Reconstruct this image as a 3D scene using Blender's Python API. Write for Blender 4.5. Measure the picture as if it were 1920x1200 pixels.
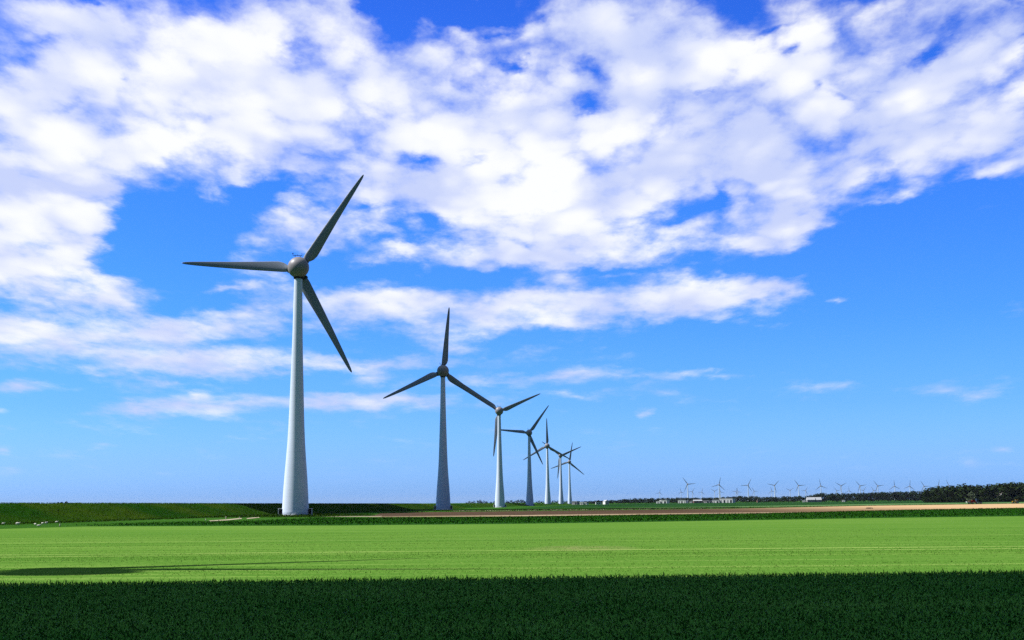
import bpy, bmesh, math, random
import numpy as np
from mathutils import Vector, Matrix

random.seed(7)
rng = np.random.default_rng(11)
for o in list(bpy.data.objects):
    bpy.data.objects.remove(o)
SC = bpy.context.scene
COL = SC.collection
PI = math.pi

# ------------------------------------------------------------------ camera
FPX, EYE, PITCH, ROLL = 2575.0, 3.75, math.atan(342 / 2575.0), 0.0085
cam = bpy.data.cameras.new('camera')
cam.sensor_width = 36.0
cam.lens = FPX / 1920 * 36
cam.clip_start, cam.clip_end = 0.5, 90000
camo = bpy.data.objects.new('camera', cam)
COL.objects.link(camo)
r0 = Vector((1, 0, 0)); f0 = Vector((0, math.cos(PITCH), math.sin(PITCH))); u0 = r0.cross(f0)
RIGHT = r0 * math.cos(ROLL) - u0 * math.sin(ROLL)
UP = u0 * math.cos(ROLL) + r0 * math.sin(ROLL)
camo.matrix_world = Matrix(((RIGHT.x, UP.x, -f0.x, 0), (RIGHT.y, UP.y, -f0.y, 0), (RIGHT.z, UP.z, -f0.z, EYE), (0, 0, 0, 1)))
SC.camera = camo


def ray(px, py):
    return (f0 * FPX + RIGHT * (px - 960) - UP * (py - 600)).normalized()


def on_plane(px, py, z=0.0):
    d = ray(px, py)
    t = (z - EYE) / d.z
    return Vector((d.x * t, d.y * t, z))


def at_range(px, py, Y):
    d = ray(px, py)
    t = Y / d.y
    return Vector((d.x * t, Y, EYE + d.z * t))


# ------------------------------------------------------------------ exposure, sun
SC.view_settings.view_transform = 'Standard'
SC.view_settings.look = 'None'
SC.view_settings.exposure = 0.6
SC.view_settings.gamma = 1.0
SC.render.engine = 'CYCLES'
SC.cycles.max_bounces = 5
SC.cycles.volume_bounces = 0
SC.cycles.use_denoising = False
SC.cycles.denoiser = 'OPENIMAGEDENOISE'
SC.cycles.denoising_input_passes = 'RGB_ALBEDO_NORMAL'
SC.cycles.denoising_prefilter = 'ACCURATE'
SUN = Vector((-0.894, 0.03, 1.0)).normalized()
sl = bpy.data.lights.new('sun', 'SUN')
sl.energy = 5.0
sl.angle = math.radians(0.5)
sl.color = (1.0, 0.97, 0.92)
slo = bpy.data.objects.new('sun', sl)
COL.objects.link(slo)
slo.rotation_euler = (-SUN).to_track_quat('-Z', 'Y').to_euler()
SUN_EL = math.asin(SUN.z)
SUN_AZ = math.atan2(SUN.x, SUN.y)

# ------------------------------------------------------------------ sky
W = bpy.data.worlds.new('World')
SC.world = W
W.use_nodes = True
NT = W.node_tree
N, L = NT.nodes, NT.links
BG = N['Background']


def nd(t, **kw):
    n = N.new(t)
    for k, v in kw.items():
        setattr(n, k, v)
    return n


def setin(n, i, v):
    if hasattr(v, 'is_linked') or isinstance(v, bpy.types.NodeSocket):
        L.new(v, n.inputs[i])
    elif v is not None:
        n.inputs[i].default_value = v


def mth(op, a, b=None, c=None, clamp=False):
    n = nd('ShaderNodeMath', operation=op, use_clamp=clamp)
    setin(n, 0, a)
    if b is not None: setin(n, 1, b)
    if c is not None: setin(n, 2, c)
    return n.outputs[0]


def sstep(v, lo, hi, a=0.0, b=1.0):
    n = nd('ShaderNodeMapRange', interpolation_type='SMOOTHSTEP')
    setin(n, 0, v); setin(n, 1, lo); setin(n, 2, hi); setin(n, 3, a); setin(n, 4, b)
    return n.outputs[0]


def comb(x, y, z=0.0):
    n = nd('ShaderNodeCombineXYZ')
    setin(n, 0, x); setin(n, 1, y); setin(n, 2, z)
    return n.outputs[0]


def noise(vec, scale, detail, rough=0.55, lac=2.0, dist=0.0):
    n = nd('ShaderNodeTexNoise')
    n.noise_dimensions = '3D'
    setin(n, 'Vector', vec)
    n.inputs['Scale'].default_value = scale
    n.inputs['Detail'].default_value = detail
    n.inputs['Roughness'].default_value = rough
    n.inputs['Lacunarity'].default_value = lac
    n.inputs['Distortion'].default_value = dist
    return n


def mixc(f, a, b):
    n = nd('ShaderNodeMix', data_type='RGBA')
    setin(n, 0, f)
    setin(n, 6, a); setin(n, 7, b)
    return n.outputs[2]


tc = nd('ShaderNodeTexCoord')
sep = nd('ShaderNodeSeparateXYZ')
L.new(tc.outputs['Generated'], sep.inputs[0])
dx, dy, dz = sep.outputs
sky = nd('ShaderNodeTexSky', sky_type='NISHITA', sun_disc=False)
sky.sun_elevation = SUN_EL
sky.sun_rotation = SUN_AZ
SKY_STRENGTH = 0.1
# deep polarised blue: tint of the clear sky by elevation (x4 after the ramp)
ramp = nd('ShaderNodeValToRGB')
L.new(mth('MAXIMUM', dz, 0.0), ramp.inputs[0])
el = ramp.color_ramp.elements
tint = [(0.0, (.46, .98, 2.55)), (.03, (.38, .80, 1.95)), (.07, (.27, .66, 1.52)), (.13, (.19, .57, 1.42)),
        (.22, (.15, .51, 1.45)), (.35, (.12, .40, 1.36)), (.5, (.06, .30, .75)), (.75, (.14, .62, .85)), (1.0, (.18, .72, .85))]  # stops above the view set for fill: darker midway, raised overhead
while len(el) < len(tint):
    el.new(0.5)
for e, (p, c) in zip(el, tint):
    e.position = p
    e.color = (c[0] / 4, c[1] / 4, c[2] / 4, 1)
mul = nd('ShaderNodeVectorMath', operation='MULTIPLY')
L.new(sky.outputs[0], mul.inputs[0]); L.new(ramp.outputs[0], mul.inputs[1])
scl = nd('ShaderNodeVectorMath', operation='SCALE')
L.new(mul.outputs[0], scl.inputs[0]); scl.inputs['Scale'].default_value = 4.0
# sky away from the view is darkened to cut fill on shaded towers, overhead excepted
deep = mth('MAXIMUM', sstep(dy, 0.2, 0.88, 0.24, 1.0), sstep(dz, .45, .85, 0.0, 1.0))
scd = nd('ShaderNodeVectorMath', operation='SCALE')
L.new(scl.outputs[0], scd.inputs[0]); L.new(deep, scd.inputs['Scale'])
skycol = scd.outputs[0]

# --- clouds, laid out by direction: q = (9.6 + 25.75 x/y, 9.42 - 25.75 z/y) for directions ahead
dys = mth('MAXIMUM', dy, 0.05)
u = mth('DIVIDE', dx, dys)
v = mth('DIVIDE', dz, dys)
vp = mth('MAXIMUM', v, 0.0)
qx = mth('MULTIPLY_ADD', u, 25.75, 9.6)
qy = mth('MULTIPLY_ADD', v, -25.75, 9.42)
vv = mth('ADD', vp, 0.13)
na = mth('DIVIDE', u, vv)
nb = mth('DIVIDE', 0.62, vv)
NV = comb(na, nb, 3.7)
n1 = noise(NV, 4.4, 8.0, 0.54, 2.1)
n1f = n1.outputs['Fac']
warp = noise(NV, 4.5, 6.0, 0.6)
wsep = nd('ShaderNodeSeparateXYZ')
L.new(warp.outputs['Color'], wsep.inputs[0])
wamp = mth('MULTIPLY_ADD', vp, 5.6, 0.16)
wqx = mth('ADD', qx, mth('MULTIPLY', mth('SUBTRACT', wsep.outputs[0], 0.5), mth('MULTIPLY', wamp, 1.5)))
wqy = mth('ADD', qy, mth('MULTIPLY', mth('SUBTRACT', wsep.outputs[1], 0.5), mth('MULTIPLY', wamp, 0.9)))
Q = comb(wqx, wqy, 0.0)


def qof(px, py):
    d = ray(px, py)
    return 9.6 + 25.75 * d.x / d.y, 9.42 - 25.75 * d.z / d.y


def blobs(items, start, vec):
    acc = start
    for (px, py, rx, ry, rot, w) in items:
        x, y = qof(px, py)
        m = nd('ShaderNodeMapping', vector_type='TEXTURE')
        L.new(vec, m.inputs[0])
        m.inputs['Location'].default_value = (x, y, 0)
        m.inputs['Rotation'].default_value = (0, 0, math.radians(rot) - ROLL)
        m.inputs['Scale'].default_value = (rx / 100, ry / 100, 1)
        g = nd('ShaderNodeTexGradient', gradient_type='SPHERICAL')
        L.new(m.outputs[0], g.inputs[0])
        acc = mth('MULTIPLY_ADD', g.outputs['Fac'], w if w > 0 else w * .95, acc)
    return acc


# (x, y, rx, ry, rotation, weight)
CLOUDS = [
    # great upper bank
    (300, 200, 420, 210, 0, 1.5), (80, 260, 260, 150, 0, 1.0), (330, 90, 260, 150, 0, .8), (60, 60, 240, 150, 0, .7),
    (640, 210, 300, 150, 0, 1.3), (860, 215, 260, 130, 0, 1.1), (560, 40, 150, 100, 0, .55), (700, 110, 160, 80, 0, .5),
    (850, 90, 180, 60, 0, .55), (1000, 70, 200, 120, 0, .8), (640, 10, 60, 70, 70, .6),
    (1180, 60, 260, 130, 0, .9), (1400, 110, 260, 130, 0, 1.0), (1580, 90, 180, 110, 0, .7), (1700, 30, 240, 70, 0, .55),
    (1800, 150, 240, 110, 0, .75), (1640, 200, 260, 110, 0, .85), (1900, 230, 220, 120, 0, .8), (1500, 230, 260, 140, 0, .9),
    (1120, 280, 330, 190, -18, 1.5), (1000, 380, 240, 130, -20, 1.1), (1240, 220, 200, 130, 0, .9),
    (1400, 300, 330, 110, -6, 1.0), (1680, 290, 320, 90, -8, .9), (1480, 370, 170, 60, -5, .9),
    (1300, 450, 420, 66, -5, 1.15), (1500, 430, 170, 52, -12, .75), (1020, 480, 230, 60, 0, .7), (880, 490, 110, 40, 0, .4),
    (720, 340, 240, 80, 0, .9), (880, 350, 160, 70, 0, .6), (560, 300, 140, 60, 0, .6),
    # left column
    (60, 400, 190, 130, 0, 1.3), (150, 420, 110, 70, 0, .9), (60, 520, 200, 120, 0, 1.2), (200, 560, 120, 56, 0, 1.0),
    (110, 470, 150, 60, 0, .6), (20, 620, 220, 60, 0, .8),
    # middle patches
    (570, 425, 190, 58, 4, .95), (700, 415, 120, 34, 0, .6), (745, 482, 125, 28, 0, .95), (610, 460, 100, 30, 0, .4),
    (720, 560, 170, 46, 0, .95), (820, 590, 260, 66, 0, .95), (970, 590, 170, 44, 0, .7), (860, 630, 150, 44, 0, .55), (850, 655, 80, 16, 0, .5),
    (1180, 565, 290, 66, -4, 1.25), (1380, 555, 190, 56, -8, 1.0), (1050, 590, 160, 40, 0, .6), (1460, 540, 90, 36, -10, .5),
    (470, 590, 230, 46, -10, .8), (330, 620, 260, 40, 0, .7), (150, 630, 240, 50, 0, .7), (600, 590, 120, 50, 0, .55),
    (120, 675, 260, 34, 0, .75), (330, 680, 200, 44, 0, .95), (480, 680, 260, 38, 0, .85), (690, 684, 230, 16, 0, .75), (690, 706, 46, 20, 0, .8),
    # low streaks
    (480, 760, 400, 28, -1, .85), (760, 755, 280, 24, 2, .7), (372, 742, 40, 20, 0, .6), (260, 768, 140, 12, 0, .4),
    (1040, 706, 230, 20, -3, .8), (1080, 738, 220, 18, 2, .65), (900, 712, 120, 20, 0, .4),
    (1350, 704, 160, 13, 1, .75), (1640, 724, 330, 17, 1, .42), (1860, 738, 200, 13, 0, .3), (40, 723, 130, 14, 2, .65),
    (1205, 777, 24, 16, 0, .9), (1572, 556, 30, 18, 0, .8), (195, 836, 42, 12, 0, .55), (310, 888, 40, 11, 0, .6), (20, 883, 36, 12, 0, .65),
    (4, 840, 34, 14, 0, .75), (0, 766, 30, 18, 0, .8), (1820, 869, 50, 12, 0, .75), (1884, 843, 32, 11, 0, .7), (1900, 870, 60, 9, 0, .5), (622, 926, 44, 9, 0, .4),
    (410, 543, 70, 12, 0, .6),
    (1860, 50, 200, 110, 0, .7), (1700, 130, 200, 90, 0, .3), (480, 30, 160, 90, 0, .4),
    # blue gaps
    (850, 10, 190, 40, 6, -1.2), (720, 30, 70, 34, 20, -.6), (905, 62, 60, 22, 0, -.6), (580, 98, 40, 36, 0, -.4), (228, 152, 44, 26, 20, -.8), (108, 188, 52, 30, 0, -.9), (45, 88, 46, 24, 0, -.5),
    (165, 6, 50, 22, 0, -.7), (940, 128, 40, 16, 0, -.7), (1105, 128, 64, 34, 25, -.75), (1072, 188, 52, 26, 10, -.7), (1010, 40, 40, 18, 0, -.5),
    (1485, 105, 34, 22, 0, -.8), (1562, 172, 46, 26, 25, -1.0), (1600, 190, 30, 20, 0, -.6), (1745, 100, 50, 26, -25, -.7), (1790, 40, 56, 22, -25, -.45), (1885, 5, 50, 26, 0, -.7), (1900, 85, 44, 18, 0, -.6),
    (1290, 172, 40, 12, 10, -.7), (1275, 140, 30, 14, 0, -.5), (1650, 170, 40, 18, 0, -.4), (1420, 60, 60, 12, -20, -.4), (1180, 60, 60, 14, -30, -.4), (1350, 130, 40, 10, 10, -.4),
    (800, 298, 68, 26, 10, -.95), (915, 305, 56, 18, 0, -.9), (572, 304, 32, 14, 0, -.7), (1328, 372, 22, 36, 10, -.6), (1470, 412, 66, 10, -6, -.35), (985, 464, 54, 22, 0, -1.0), (1050, 470, 50, 14, 0, -.5),
    (360, 415, 230, 82, -4, -1.2), (300, 475, 160, 74, 0, -.9), (490, 362, 90, 28, 0, -.5), (820, 415, 130, 28, 0, -.6), (700, 385, 110, 12, 0, -.4),
    (640, 500, 160, 30, 0, -.6), (900, 520, 160, 16, 0, -.5), (1160, 506, 200, 10, 0, -.5), (1760, 440, 330, 100, -8, -1.4), (1870, 372, 150, 40, 0, -.6), (1850, 515, 120, 50, 0, -.5), (1680, 560, 220, 200, 0, -1.0), (1620, 640, 500, 60, 0, -.6), (1700, 800, 500, 60, 0, -.5),
]
front = sstep(dy, 0.45, 0.75)
B = blobs(CLOUDS, -0.10, Q)
# added cover outside the view, thickened overhead to brighten the dark crop
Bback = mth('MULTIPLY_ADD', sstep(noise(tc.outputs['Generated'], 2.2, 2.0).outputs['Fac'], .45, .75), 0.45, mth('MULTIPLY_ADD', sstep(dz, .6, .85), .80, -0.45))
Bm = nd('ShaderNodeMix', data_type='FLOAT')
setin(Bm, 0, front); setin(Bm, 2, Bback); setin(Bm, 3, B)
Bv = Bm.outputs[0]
nback = noise(tc.outputs['Generated'], 7.0, 7.0, .6)
nm = nd('ShaderNodeMix', data_type='FLOAT')
setin(nm, 0, front); setin(nm, 2, nback.outputs['Fac']); setin(nm, 3, n1f)
nz = nm.outputs[0]
# rounded puffs high up
wv = nd('ShaderNodeVectorMath', operation='MULTIPLY_ADD')
L.new(warp.outputs['Color'], wv.inputs[0]); wv.inputs[1].default_value = (.11, .13, 0); L.new(NV, wv.inputs[2])
vor = nd('ShaderNodeTexVoronoi', feature='SMOOTH_F1')
L.new(wv.outputs[0], vor.inputs['Vector']); vor.inputs['Scale'].default_value = 8.5; vor.inputs['Smoothness'].default_value = .35
vor2 = nd('ShaderNodeTexVoronoi', feature='SMOOTH_F1')
L.new(wv.outputs[0], vor2.inputs['Vector']); vor2.inputs['Scale'].default_value = 19.0; vor2.inputs['Smoothness'].default_value = .35
puff = mth('SUBTRACT', 0.57, mth('MULTIPLY_ADD', vor2.outputs['Distance'], .35, mth('MULTIPLY', vor.outputs['Distance'], .75)))
puff = mth('MULTIPLY', mth('MULTIPLY', puff, sstep(vp, .08, .26)), mth('MULTIPLY', front, sstep(qx, 4.0, 13.0, .72, 1.0)))
# finer billows
n2 = noise(NV, 17.0, 6.0, .62)
dens = mth('MULTIPLY_ADD', mth('SUBTRACT', nz, 0.5), sstep(vp, .03, .2, 1.7, 2.2), mth('MINIMUM', Bv, 0.95))
n4 = noise(wv.outputs[0], 38.0, 5.0, .6)
finea = sstep(vp, .02, .2, .35, 1.0)
dens = mth('MULTIPLY_ADD', mth('SUBTRACT', n2.outputs['Fac'], 0.5), mth('MULTIPLY', finea, 0.9), dens)
dens = mth('MULTIPLY_ADD', mth('SUBTRACT', n4.outputs['Fac'], 0.5), mth('MULTIPLY', finea, .55), dens)
dens = mth('MULTIPLY_ADD', puff, 1.8, dens)
dens = mth('ADD', dens, sstep(vp, .12, .26, 0.0, .17))
alpha = sstep(dens, -0.05, 1.18)
alpha = mth('MULTIPLY', alpha, sstep(dz, 0.004, 0.05))
# lit and shaded folds of the cloud bodies
BRIGHT = [(250, 260, 330, 110, 0, .8), (330, 60, 150, 110, 0, .45), (480, 90, 90, 60, 0, .3), (640, 200, 260, 120, 0, .5), (860, 230, 200, 90, 0, .3), (1060, 300, 260, 130, -22, .9), (930, 400, 170, 80, -20, .5), (60, 450, 190, 200, 0, .5),
          (200, 560, 110, 50, 0, .2), (1330, 450, 250, 40, -5, .35), (900, 575, 140, 30, 0, .2), (1150, 550, 180, 30, -8, .3),
          (100, 345, 300, 50, 6, -.75), (380, 320, 220, 36, -6, -.5), (430, 150, 170, 50, 0, -.5), (1340, 290, 150, 90, 0, -.5), (1650, 310, 300, 50, -6, -.35), (1480, 90, 120, 80, 0, .15), (1490, 370, 120, 50, 0, .2), (60, 130, 160, 120, 0, -.2)]
BR = blobs(BRIGHT, 0.50, Q)
n3 = noise(NV, 4.0, 3.0, .45)
br = mth('MULTIPLY_ADD', mth('SUBTRACT', n3.outputs['Fac'], .5), 2.2, BR)
br = mth('MULTIPLY_ADD', mth('SUBTRACT', n2.outputs['Fac'], .5), .15, br)
br = mth('MULTIPLY_ADD', mth('SUBTRACT', puff, .12), 1.5, br)
br = sstep(br, 0.0, 1.0)
CG = 1.0 / (2 ** 0.6)
ccol = mixc(br, (.60 * CG, .68 * CG, .98 * CG, 1), (1.02 * CG, 1.03 * CG, 1.05 * CG, 1))
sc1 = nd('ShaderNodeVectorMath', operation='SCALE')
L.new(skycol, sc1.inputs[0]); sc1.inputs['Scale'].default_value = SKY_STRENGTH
final = mixc(mth('MULTIPLY', alpha, 0.97), sc1.outputs[0], ccol)
L.new(final, BG.inputs['Color'])
BG.inputs['Strength'].default_value = 1.0
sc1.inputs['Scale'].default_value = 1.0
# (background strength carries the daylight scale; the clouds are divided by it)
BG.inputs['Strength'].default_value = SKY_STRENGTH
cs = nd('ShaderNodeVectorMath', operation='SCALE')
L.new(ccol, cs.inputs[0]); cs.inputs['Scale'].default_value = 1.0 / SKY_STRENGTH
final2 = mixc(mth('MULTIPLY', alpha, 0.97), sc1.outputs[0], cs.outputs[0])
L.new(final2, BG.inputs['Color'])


# ------------------------------------------------------------------ materials
def material(name, c1, c2=None, scale=1.0, detail=5.0, rough=0.8, stretch=(1, 1, 1), coord='Position', island=False, bump=0.0, spec=0.0, lo=.35, hi=.65):
    m = bpy.data.materials.new(name)
    m.use_nodes = True
    t = m.node_tree
    b = t.nodes['Principled BSDF']
    b.inputs['Roughness'].default_value = rough
    b.inputs['Specular IOR Level'].default_value = spec
    b.inputs['Base Color'].default_value = (*c1, 1)
    if c2 is None:
        return m
    if coord == 'Position':
        g = t.nodes.new('ShaderNodeNewGeometry'); src = g.outputs['Position']
    else:
        g = t.nodes.new('ShaderNodeTexCoord'); src = g.outputs['Object']
    mp = t.nodes.new('ShaderNodeMapping')
    mp.inputs['Scale'].default_value = stretch
    t.links.new(src, mp.inputs[0])
    n = t.nodes.new('ShaderNodeTexNoise')
    n.inputs['Scale'].default_value = scale
    n.inputs['Detail'].default_value = detail
    t.links.new(mp.outputs[0], n.inputs['Vector'])
    mr = t.nodes.new('ShaderNodeMapRange')
    mr.inputs[1].default_value = lo
    mr.inputs[2].default_value = hi
    t.links.new(n.outputs['Fac'], mr.inputs[0])
    fac = mr.outputs[0]
    if island:
        gi = t.nodes.new('ShaderNodeNewGeometry')
        mm = t.nodes.new('ShaderNodeMix'); mm.data_type = 'FLOAT'
        mm.inputs[0].default_value = 0.55
        t.links.new(fac, mm.inputs[2]); t.links.new(gi.outputs['Random Per Island'], mm.inputs[3])
        fac = mm.outputs[0]
    mx = t.nodes.new('ShaderNodeMix'); mx.data_type = 'RGBA'
    t.links.new(fac, mx.inputs[0])
    mx.inputs[6].default_value = (*c1, 1); mx.inputs[7].default_value = (*c2, 1)
    t.links.new(mx.outputs[2], b.inputs['Base Color'])
    if bump:
        bp = t.nodes.new('ShaderNodeBump')
        bp.inputs['Strength'].default_value = bump
        t.links.new(n.outputs['Fac'], bp.inputs['Height'])
        t.links.new(bp.outputs[0], b.inputs['Normal'])
    return m


def tower_material():
    m = material('tower_paint', (.62, .70, .84), (.55, .63, .77), .35, 5, .5, (1, 1, .12), 'Object', spec=.2)
    t = m.node_tree
    b = t.nodes['Principled BSDF']
    src = b.inputs['Base Color'].links[0].from_socket
    g = t.nodes.new('ShaderNodeTexCoord')
    s = t.nodes.new('ShaderNodeSeparateXYZ'); t.links.new(g.outputs['Object'], s.inputs[0])
    w = t.nodes.new('ShaderNodeMath'); w.operation = 'FRACT'
    k = t.nodes.new('ShaderNodeMath'); k.operation = 'MULTIPLY'; k.inputs[1].default_value = 1 / 1.9
    t.links.new(s.outputs[2], k.inputs[0]); t.links.new(k.outputs[0], w.inputs[0])
    c = t.nodes.new('ShaderNodeMath'); c.operation = 'LESS_THAN'; c.inputs[1].default_value = .09
    t.links.new(w.outputs[0], c.inputs[0])
    c2 = t.nodes.new('ShaderNodeMath'); c2.operation = 'MULTIPLY'; c2.inputs[1].default_value = .08
    t.links.new(c.outputs[0], c2.inputs[0])
    mx = t.nodes.new('ShaderNodeMix'); mx.data_type = 'RGBA'
    t.links.new(c2.outputs[0], mx.inputs[0]); t.links.new(src, mx.inputs[6])
    mx.inputs[7].default_value = (.2, .21, .22, 1)
    t.links.new(mx.outputs[2], b.inputs['Base Color'])
    return m


def field_material():
    """young crop drilled in rows that run along x, with pale wheel tracks"""
    m = bpy.data.materials.new('young_crop_ground'); m.use_nodes = True
    t = m.node_tree; b = t.nodes['Principled BSDF']
    b.inputs['Roughness'].default_value = .85
    b.inputs['Specular IOR Level'].default_value = 0
    def M(op, a, bb=None, c=None):
        n = t.nodes.new('ShaderNodeMath'); n.operation = op
        for i, x in enumerate((a, bb, c)):
            if x is None: continue
            if isinstance(x, bpy.types.NodeSocket): t.links.new(x, n.inputs[i])
            else: n.inputs[i].default_value = x
        return n.outputs[0]
    def NZ(vec, sc, det, rough=.6):
        n = t.nodes.new('ShaderNodeTexNoise'); t.links.new(vec, n.inputs['Vector'])
        n.inputs['Scale'].default_value = sc; n.inputs['Detail'].default_value = det; n.inputs['Roughness'].default_value = rough
        return n.outputs['Fac']
    def MAP(vec, s):
        n = t.nodes.new('ShaderNodeMapping'); n.inputs['Scale'].default_value = s; t.links.new(vec, n.inputs[0]); return n.outputs[0]
    def MIX(f, a, bb):
        n = t.nodes.new('ShaderNodeMix'); n.data_type = 'RGBA'
        for i, x in ((0, f), (6, a), (7, bb)):
            if isinstance(x, bpy.types.NodeSocket): t.links.new(x, n.inputs[i])
            else: n.inputs[i].default_value = x if i == 0 else (*x, 1)
        return n.outputs[2]
    def RNG(x, lo, hi, a=0., bb=1.):
        n = t.nodes.new('ShaderNodeMapRange'); n.interpolation_type = 'SMOOTHSTEP'
        t.links.new(x, n.inputs[0]); n.inputs[1].default_value = lo; n.inputs[2].default_value = hi; n.inputs[3].default_value = a; n.inputs[4].default_value = bb
        return n.outputs[0]
    g = t.nodes.new('ShaderNodeNewGeometry'); P = g.outputs['Position']
    s = t.nodes.new('ShaderNodeSeparateXYZ'); t.links.new(P, s.inputs[0])
    big = NZ(MAP(P, (.25, 1, 1)), .03, 3)
    col = MIX(RNG(big, .35, .65), (.064, .156, .020), (.080, .174, .024))
    fine = NZ(MAP(P, (1, .3, 1)), 3.2, 4, .7)
    col = MIX(M('MULTIPLY', RNG(fine, .5, .78), .55), col, (.070, .165, .022))
    col = MIX(M('MULTIPLY', RNG(fine, .5, .26), .5), col, (.22, .32, .07))
    # drilled rows / tractor passes: thin lines across the view
    wob = NZ(MAP(P, (.01, .01, 1)), 1., 2)
    yy = M('ADD', s.outputs[1], M('MULTIPLY', wob, .6))
    row = NZ(MAP(P, (.012, 1.0, 1)), .9, 4, .75)
    col = MIX(M('MULTIPLY', RNG(row, .52, .66), .75), col, (.085, .185, .026))
    col = MIX(M('MULTIPLY', RNG(row, .47, .33), .75), col, (.23, .33, .075))
    for y0, wd, st in ((79.5, .30, .55), (104.0, .45, .75), (108.6, .5, .85), (88.0, .25, .35), (95.0, .25, .3), (143.0, .6, .35), (148.0, .6, .3)):
        dd = M('ABSOLUTE', M('SUBTRACT', yy, y0 + .3))
        brk = RNG(NZ(MAP(P, (.05, .6, 1)), 1.0, 3), .38, .55)
        col = MIX(M('MULTIPLY', M('MULTIPLY', RNG(dd, wd, wd * .4), brk), st), col, (.34, .40, .12))
    # thin patch of bare soil in the crop
    px = M('SUBTRACT', s.outputs[0], 5.5); py = M('SUBTRACT', s.outputs[1], 113.0)
    r2 = M('ADD', M('MULTIPLY', M('MULTIPLY', px, px), 1 / 20.), M('MULTIPLY', M('MULTIPLY', py, py), 1 / 50.))
    pat = M('MULTIPLY', RNG(r2, 1.4, .1), RNG(NZ(MAP(P, (.3, 1, 1)), 1.2, 4), .4, .62))
    col = MIX(M('MULTIPLY', pat, .55), col, (.27, .22, .11))
    t.links.new(col, b.inputs['Base Color'])
    bp = t.nodes.new('ShaderNodeBump'); bp.inputs['Strength'].default_value = .35; bp.inputs['Distance'].default_value = .1
    t.links.new(fine, bp.inputs['Height']); t.links.new(bp.outputs[0], b.inputs['Normal'])
    return m


def soil_material():
    m = material('tilled_soil', (.058, .038, .026), (.100, .066, .044), .05, 5, .95, (.12, 1, 1))
    t = m.node_tree; b = t.nodes['Principled BSDF']
    src = b.inputs['Base Color'].links[0].from_socket
    g = t.nodes.new('ShaderNodeNewGeometry')
    s = t.nodes.new('ShaderNodeSeparateXYZ'); t.links.new(g.outputs['Position'], s.inputs[0])
    def rng_(x, lo, hi):
        n = t.nodes.new('ShaderNodeMapRange'); n.interpolation_type = 'SMOOTHSTEP'
        t.links.new(x, n.inputs[0]); n.inputs[1].default_value = lo; n.inputs[2].default_value = hi
        return n.outputs[0]
    def mix(f, a, c):
        n = t.nodes.new('ShaderNodeMix'); n.data_type = 'RGBA'
        t.links.new(f, n.inputs[0]); t.links.new(a, n.inputs[6]); n.inputs[7].default_value = (*c, 1)
        return n.outputs[2]
    col = mix(rng_(s.outputs[0], 60, 210), src, (.52, .35, .19))      # dries to sand towards the east
    # the tilled near edge (headland) is pale and dry
    ad = t.nodes.new('ShaderNodeMath'); ad.operation = 'MULTIPLY_ADD'
    t.links.new(s.outputs[0], ad.inputs[0]); ad.inputs[1].default_value = -.28; t.links.new(s.outputs[1], ad.inputs[2])
    col = mix(rng_(ad.outputs[0], 425, 385), col, (.40, .30, .19))
    n = t.nodes.new('ShaderNodeTexNoise'); mp = t.nodes.new('ShaderNodeMapping')
    mp.inputs['Scale'].default_value = (.02, .25, 1); t.links.new(g.outputs['Position'], mp.inputs[0]); t.links.new(mp.outputs[0], n.inputs['Vector'])
    n.inputs['Scale'].default_value = 1.0; n.inputs['Detail'].default_value = 5
    mm = t.nodes.new('ShaderNodeMix'); mm.data_type = 'RGBA'; mm.blend_type = 'MULTIPLY'
    mr = t.nodes.new('ShaderNodeMapRange'); t.links.new(n.outputs['Fac'], mr.inputs[0])
    mr.inputs[1].default_value = .35; mr.inputs[2].default_value = .65; mr.inputs[3].default_value = .6; mr.inputs[4].default_value = 0.
    t.links.new(mr.outputs[0], mm.inputs[0]); t.links.new(col, mm.inputs[6]); mm.inputs[7].default_value = (.62, .55, .5, 1)
    t.links.new(mm.outputs[2], b.inputs['Base Color'])
    return m


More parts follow.
